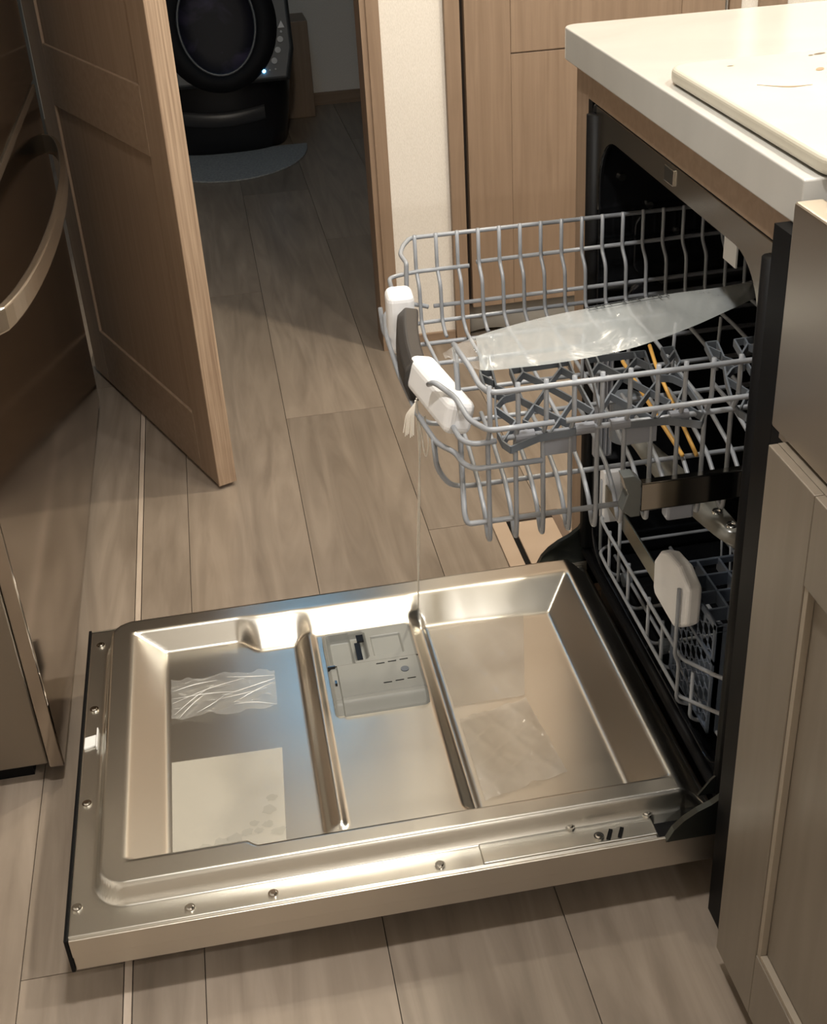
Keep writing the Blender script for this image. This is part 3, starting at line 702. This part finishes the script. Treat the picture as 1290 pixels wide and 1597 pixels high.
# ---- plastic bag lying across the rack
top_e = [(-.299, .131, .716), (-.280, .145, .718), (-.257, .157, .719), (-.223, .171, .719), (-.169, .189, .718), (-.100, .200, .718), (-.030, .209, .718), (.045, .213, .718), (.110, .236, .718)]
bot_e = [(-.296, .129, .713), (-.283, .108, .712), (-.267, .088, .712), (-.237, .084, .712), (-.180, .084, .712), (-.110, .098, .711), (-.040, .128, .711), (.020, .162, .711), (.095, .207, .711)]
def crom(P, t):
    k = min(int(t), len(P)-2); u = t-k; a = Vector(P[max(k-1, 0)]); b = Vector(P[k]); c = Vector(P[k+1]); d = Vector(P[min(k+2, len(P)-1)])
    return .5*((2*b)+(c-a)*u+(2*a-5*b+4*c-d)*u*u+(3*b-a-3*c+d)*u**3)
def bag_mesh(i0, i1, lift, seed):
    rnd = random.Random(seed); bm = NB(); NU, NV = 64, 12; G = []
    ph = [rnd.uniform(0, 6) for _ in range(6)]
    for i in range(NU+1):
        t = i0+(i1-i0)*i/NU; k = min(int(t), 7); u = t-k
        a = crom(top_e, t); b = crom(bot_e, t); row = []
        for j in range(NV+1):
            v = j/NV; p = b.lerp(a, v); e = 4*v*(1-v)
            z = e*lift+e*.0018*math.sin(t*7+ph[1]+v*5)+e*.0007*math.sin(t*17+ph[2]-v*9)+e*.0003*math.sin(t*31+v*14+ph[3])
            row.append(bm.verts.new((p.x, p.y+.004*math.sin(t*5)*e, p.z+z)))
        G.append(row)
    for r1, r2 in zip(G, G[1:]):
        for j in range(NV): bm.faces.new((r1[j], r2[j], r2[j+1], r1[j+1]))
    return bm
bag = thing('plastic_bag', (-.1, .18, .71), 'milky plastic bag lying across the upper rack', 'bag')
obj('upper_film', bag_mesh(1.9, 8.0, .003, 3), BAGM, bag, smooth=True)
obj('lower_film', bag_mesh(.0, 7.6, -.004, 5), BAGC, bag, smooth=True)
bm = NB()
def along(t, off): a = crom(top_e, t); b = crom(bot_e, t); return a+(b-a).normalized()*off+Vector((0, 0, .0016+.0024*clamp(off/.01)))
for (o1) in (.0012, .0128): tube(bm, [along(4.6+.12*q, o1) for q in range(12)], .0004, n=4, corner=0)
for q in range(12): 
    if q not in (4, 8): tube(bm, [along(4.6+.12*q, .002+.001*(q % 2)), along(4.6+.12*q+.03, .012)], .0007 if q % 3 else .0003, n=4, corner=0)
PRINT = mat('dark_print', (.05, .055, .06), .6)
obj('printed_marks', bm, PRINT, bag)

# ================================================================== LOWER RACK
lr = thing('dish_rack', (.2, .3, .15), 'grey wire lower dish rack inside the dark tub', 'rack')
def lwire(name, pts, r=.0027, c=.012): return obj(name, Tube(pts, r, corner=c), VINYL, lr, smooth=True)
for z, dz in ((.227, .043), (.165, .05)):
    lwire('front_rail', [(.40, .556, z), (.03, .556, z), (.0045, .540, z), (.003, .50, z), (.003, .182, z), (.008, .092, z+dz), (.03, .060, z+dz+.004), (.40, .056, z+dz+.004)])
ypos = [.495, .405, .318, .262, .150]
for i, yy in enumerate(ypos):
    lwire('wire', [(.0058, yy, .229), (.0058, yy, .156), (.018, yy, .147), (.40, yy, .147), (.42, yy, .152), (.42, yy, .26)])
lwire('wire', [(-.0070, .182, .338), (-.0070, .182, .235), (-.001, .182, .222), (-.001, .182, .158), (.018, .182, .148), (.40, .182, .148)])
for yy in (.545, .455):
    lwire('wire', [(.0075, yy, .290), (.0075, yy, .165)])
for xx in (.03, .12, .21, .30, .39): lwire('cross_wire', [(xx, .54, .153), (xx, .07, .153)], c=0)
t0 = None
for k in range(9):
    yy = .425-k*.033
    t0 = lwire('tine', [(.155, yy, .153), (.155, yy, .20), (.150, yy-.001, .275)], r=.0017) if t0 is None else copy_part(t0, lr, (0, -.033*k, -.002*(k % 2)))
t1 = lwire('tine', [(.235, .425, .153), (.235, .425, .20), (.230, .424, .275)], r=.0017)
for k in range(1, 11): copy_part(t1, lr, (0, -.033*k, 0))
bm = NB(); box(bm, .0105, .0135, .300, .545, .255, .285); tag(obj('front_bar', bm, mat('olive_steel', (.22, .20, .15), .3, .9), lr, bevel=.001), 'flat olive-grey bar')
for yy in (.47, .30): obj('roller', cyl(NB(), (.02, yy, .155), .011, .012, 16, axis=0), GREYP, lr)
# cutlery basket
cb = thing('cutlery_basket', (.09, .2, .15), 'blue-grey plastic lattice cutlery basket in the lower rack', 'basket')
bx0, bx1, by0, by1, bz0, bz1 = .0175, .135, .118, .176, .150, .322
by1 = .262
bm = NB(); box(bm, bx0, bx1, by0, by1, bz0, bz0+.004); obj('floor_plate', bm, BASKETP, cb)
bm = NB()
for (a, b, c, d) in ((bx0, bx1, by0, by0+.004), (bx0, bx1, by1-.004, by1), (bx0, bx0+.004, by0, by1), (bx1-.004, bx1, by0, by1)): box(bm, a, b, c, d, bz1-.010, bz1)
for k in range(1, 4): yy = by0+(by1-by0)*k/4; box(bm, bx0, bx1, yy-.0015, yy+.0015, bz1-.02, bz1)
for k in range(1, 4): xx = bx0+(bx1-bx0)*k/4; box(bm, xx-.0015, xx+.0015, by0, by1, bz1-.02, bz1)
obj('top_grid', bm, BASKETP, cb, bevel=.001, seg=1)
for (a, b) in ((bx0, by0), (bx1-.01, by0), (bx0, by1-.01), (bx1-.01, by1-.01)): obj('corner_post', Box(a, a+.010, b, b+.010, bz0, bz1), BASKETP, cb, bevel=.0015)
obj('end_wall', Box(bx0, bx1, by0, by0+.003, bz0, bz1-.01), BASKETP, cb); obj('side_band', Box(bx0, bx0+.003, by0, by1, .262, .268), BASKETP, cb)
bm = NB()
def cell(cy, cz, r):
    pts = [(bx0+.0015, cy+r*math.cos(PI/3*k+.5), cz+r*1.15*math.sin(PI/3*k+.5)) for k in range(6)]
    for k in range(6): tube(bm, [pts[k], pts[(k+1) % 6]], .0009, n=5, corner=0)
for i in range(8):
    for j in range(8): cell(by0+.016+i*.0168, bz0+.012+j*.0205+(i % 2)*.010, .0098)
for v in bm.verts: v.co.y = clamp(v.co.y, by0+.002, by1-.002); v.co.z = clamp(v.co.z, bz0+.001, bz1-.002)
obj('side_lattice', bm, BASKETP, cb)
# foam in the lower rack
bm = NB()
poly = [(.163, .348), (.164, .294), (.185, .275), (.205, .262), (.277, .264), (.284, .272), (.285, .315), (.266, .340), (.242, .353), (.20, .36)]
prism(bm, poly, -.003, .0165, axis=0)
tag(obj('foam_block', bm, FOAM, None, loc=(.02, .2, .23), bevel=.005, seg=3), 'white foam block wedged on the lower rack front', 'foam block', 'white foam transport blocks')
foam('foam_block', (.026, .548, .262), (.036, .022, .090), 0, 0, 0, 'white foam block in the far front corner of the lower rack', bev=.003)
# grey ribbed height adjuster on the far side
bm = NB(); box(bm, -.006, .022, .545, .556, .33, .545)
for k in range(4): box(bm, -.004+k*.007, -.001+k*.007, .541, .545, .335, .54)
obj('rack_adjuster', bm, CLIPP, ur, bevel=.001, seg=1)

# ================================================================== FILM ON THE DOOR
ZFL = .1052
def sheet(x0, x1, y0, y1, z, amp, nx, ny, seed, corners=None):
    r = random.Random(seed); ph = [r.uniform(0, 6) for _ in range(8)]; bm = NB(); rows = []
    c = corners or ((x0, y0), (x1, y0), (x1, y1), (x0, y1))
    for j in range(ny+1):
        row = []
        for i in range(nx+1):
            u, v = i/nx, j/ny
            px = (c[0][0]*(1-u)+c[1][0]*u)*(1-v)+(c[3][0]*(1-u)+c[2][0]*u)*v
            py = (c[0][1]*(1-u)+c[1][1]*u)*(1-v)+(c[3][1]*(1-u)+c[2][1]*u)*v
            zz = amp*(abs(math.sin(9*u+5*v+ph[0]))**9+abs(math.sin(4*u-11*v+ph[1]))**12+.6*abs(math.sin(7*u+9*v+ph[2]))**14+.5*abs(math.sin(-6*u+10*v+ph[3]))**14)
            row.append(bm.verts.new((px, py, z+zz)))
        rows.append(row)
    for a, b in zip(rows, rows[1:]):
        for i in range(nx): bm.faces.new((a[i], a[i+1], b[i+1], b[i]))
    return bm
o = obj('film_sheet', sheet(0, 0, 0, 0, ZFL+.0006, .0045, 110, 60, 4, ((-.666, .362), (-.518, .357), (-.516, .441), (-.666, .452))), FILM1, smooth=True)
tag(o, 'crinkled clear film strip in the left panel of the door', 'film')
bm = NB(); r = random.Random(5)
CR = film('crease_highlight', (.92, .92, .90), .12, .75)  # bright threads stand in for glints on the film's folds
for (a, b) in (((-.664, .425), (-.600, .436)), ((-.664, .398), (-.560, .432)), ((-.662, .372), (-.607, .425)), ((-.655, .364), (-.612, .415)), ((-.664, .408), (-.575, .404)), ((-.585, .440), (-.518, .428)), ((-.590, .400), (-.518, .420)), ((-.570, .385), (-.520, .412)), ((-.600, .392), (-.530, .402)), ((-.578, .376), (-.519, .362)), ((-.630, .37), (-.59, .40))):
    m_ = ((a[0]+b[0])/2+r.uniform(-.003, .003), (a[1]+b[1])/2+r.uniform(-.005, .005))
    tube(bm, [(a[0], a[1], ZFL+.0032), (m_[0], m_[1], ZFL+.0048), (b[0], b[1], ZFL+.0032)], .00065, n=5, corner=.02, rr=lambda t: .25+1.5*t*(1-t)*2)
obj('crease', bm, CR, o)
o = obj('film_sheet', sheet(0, 0, 0, 0, ZFL+.0004, 0, 4, 4, 1, ((-.667, .098), (-.528, .098), (-.519, .273), (-.667, .277))), FILM2)
tag(o, 'pale smooth film stuck in the left panel, peeling in blotches', 'film')
bm = NB(); r = random.Random(11)
for (cx_, cy_, s_) in ((-.628, .112, .010), (-.607, .116, .012), (-.590, .120, .013), (-.575, .127, .010), (-.560, .126, .008), (-.545, .160, .012), (-.540, .18, .009), (-.548, .135, .009), (-.536, .120, .012), (-.645, .106, .007), (-.565, .14, .007)):
    n = 14; vs = [bm.verts.new((cx_+s_*(.6+.4*r.random())*math.cos(2*PI*k/n), cy_+s_*.8*(.55+.45*r.random())*math.sin(2*PI*k/n), ZFL+.0009)) for k in range(n)]
    bm.faces.new(vs)
tag(obj('air_bubbles', bm, film('bubble_film', (.50, .48, .42), .35, .45), o), 'grey blotchy air bubbles')
o = obj('film_sheet', sheet(0, 0, 0, 0, ZFL+.0008, .0012, 60, 40, 8, ((-.277, .300), (-.176, .300), (-.130, .490), (-.278, .482))), FILM3, smooth=True)
tag(o, 'clear film in the right panel of the door, far half', 'film')
o = obj('film_sheet', sheet(0, 0, 0, 0, ZFL+.0008, .0022, 90, 60, 9, ((-.275, .112), (-.160, .138), (-.176, .293), (-.275, .270))), FILM3, smooth=True)
tag(o, 'clear wrinkled film in the right panel, near half', 'film')

# ================================================================== WORKTOP, CABINETS, SINK
wt = thing('countertop', (.4, .33, .872), 'thick white quartz worktop above the dishwasher', 'worktop')
bm = NB(); prism(bm, rrect(-.0128, 1.15, -.045, .712, (.002, 0, 0, .022)), .872, .914)
obj('slab', bm, QUARTZ, wt, bevel=.004, seg=3)
obj('slab_return', Box(.42, 1.15, -1.0, -.0455, .872, .914), QUARTZ, wt)
cbd = thing('cutting_board', (.2, .13, .914), 'cream cutting board with rounded corners on the worktop', 'cutting board')
bm = NB(); prism(bm, rrect(.002, .34, -.075, .345, (.040, .040, .040, .028), 8), .9155, .932)
obj('board', bm, BOARD, cbd, bevel=.0055, seg=4)
for (cx_, cy_, a, b, rot, m) in ((.140, .253, .008, .004, .9, STAIN), (.172, .322, .008, .003, .3, STAIND), (.160, .318, .003, .002, .3, STAIND), (.062, .305, .004, .0012, 0, STAIND)):
    bm = NB(); n = 14; vs = [bm.verts.new((cx_+a*math.cos(2*PI*k/n)*math.cos(rot)-b*math.sin(2*PI*k/n)*math.sin(rot), cy_+a*math.cos(2*PI*k/n)*math.sin(rot)+b*math.sin(2*PI*k/n)*math.cos(rot), .9324)) for k in range(n)]
    bm.faces.new(vs); obj('stain', bm, m, cbd)
bm = NB(); up = []; dn = []
for k in range(17):
    t = k/16; xx = .053+.050*t; yy = .213-.021*t-.007*math.sin(PI*t); up.append((xx, yy)); dn.append((xx, yy-.0035*math.sin(PI*t)**3-.0004))
prism(bm, up+dn[::-1], .9322, .9326); obj('knife_mark', bm, STAIN, cbd)
dc = thing('dishwasher_cabinet', (.3, .65, 0), 'oak cabinet frame around the dishwasher at its far side', 'cabinet')
obj('stile', Box(0, .02, .622, .678, .04, .8715), WOOD, dc, bevel=.0008)
obj('top_rail', Box(0, .02, -.024, .6215, .8345, .8715), WOOD_X, dc, bevel=.0008)
obj('side_panel', Box(.0205, .60, .664, .678, .0, .8715), WOOD, dc)
# sink
sk = thing('apron_sink', (.2, -.45, .70), 'stainless apron-front sink right of the dishwasher', 'sink')
obj('apron', Box(-.036, -.010, -.86, -.078, .700, .908), STEELV, sk, bevel=.003, seg=3)
bm = NB(); box(bm, -.0095, .40, -.86, -.84, .70, .905); box(bm, -.0095, .40, -.10, -.078, .70, .905); box(bm, .39, .41, -.86, -.078, .70, .905); box(bm, -.0095, .39, -.84, -.10, .70, .71)
obj('basin', bm, STEELV, sk)
obj('filler_lip', Box(-.030, -.012, -.30, -.084, .690, .699), STEELV, sk)
sc = thing('sink_cabinet', (.2, -.45, 0), 'taupe shaker cabinet under the steel sink', 'cabinet')
obj('carcass', Box(-.026, .40, -.88, -.060, .0, .689), BLACK, sc)
CX = -.050
cdoor = obj('cabinet_door', Box(CX+.009, CX+.021, -.62, -.106, .032, .697), TAUPE, sc)
obj('stile', Box(CX, CX+.009, -.199, -.106, .032, .697), TAUPE, cdoor, bevel=.001)
obj('stile', Box(CX, CX+.009, -.62, -.525, .032, .697), TAUPE, cdoor, bevel=.001)
obj('rail', Box(CX, CX+.009, -.5245, -.1995, .607, .697), TAUPE, cdoor, bevel=.001)
obj('rail', Box(CX, CX+.009, -.5245, -.1995, .032, .130), TAUPE, cdoor, bevel=.001)
bm = NB(); box(bm, CX+.0015, CX+.0088, -.2065, -.1992, .130, .607); obj('bead', bm, BEAD, cdoor, bevel=.0005)  # strips for the lit stile and rail edges
bm = NB(); box(bm, CX+.0015, CX+.0088, -.5245, -.2068, .130, .1365); obj('bead', bm, BEAD, cdoor, bevel=.0005)
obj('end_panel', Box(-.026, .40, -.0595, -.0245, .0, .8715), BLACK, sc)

# floor hatch beside the cabinet end
fh = thing('floor_hatch', (-.0, .85, 0), 'tan floor hatch plate with dark gap beyond the dishwasher door', 'hatch')
HB = mat('tan_plate', (.47, .36, .27), .45); HF = mat('brown_frame', (.16, .11, .08), .5)
obj('plate', Box(-.047, .030, .70, .905, .0015, .006), HB, fh, bevel=.001)
obj('gap', Box(-.0565, -.0475, .70, .915, .0015, .0022), BLACK, fh)
bm = NB(); box(bm, -.064, .046, .9155, .935, .0015, .005); box(bm, .0305, .046, .70, .915, .0015, .005); obj('frame', bm, HF, fh)
obj('side_strip', Box(-.085, -.057, .70, .935, .0012, .0045), HB, fh, bevel=.001)
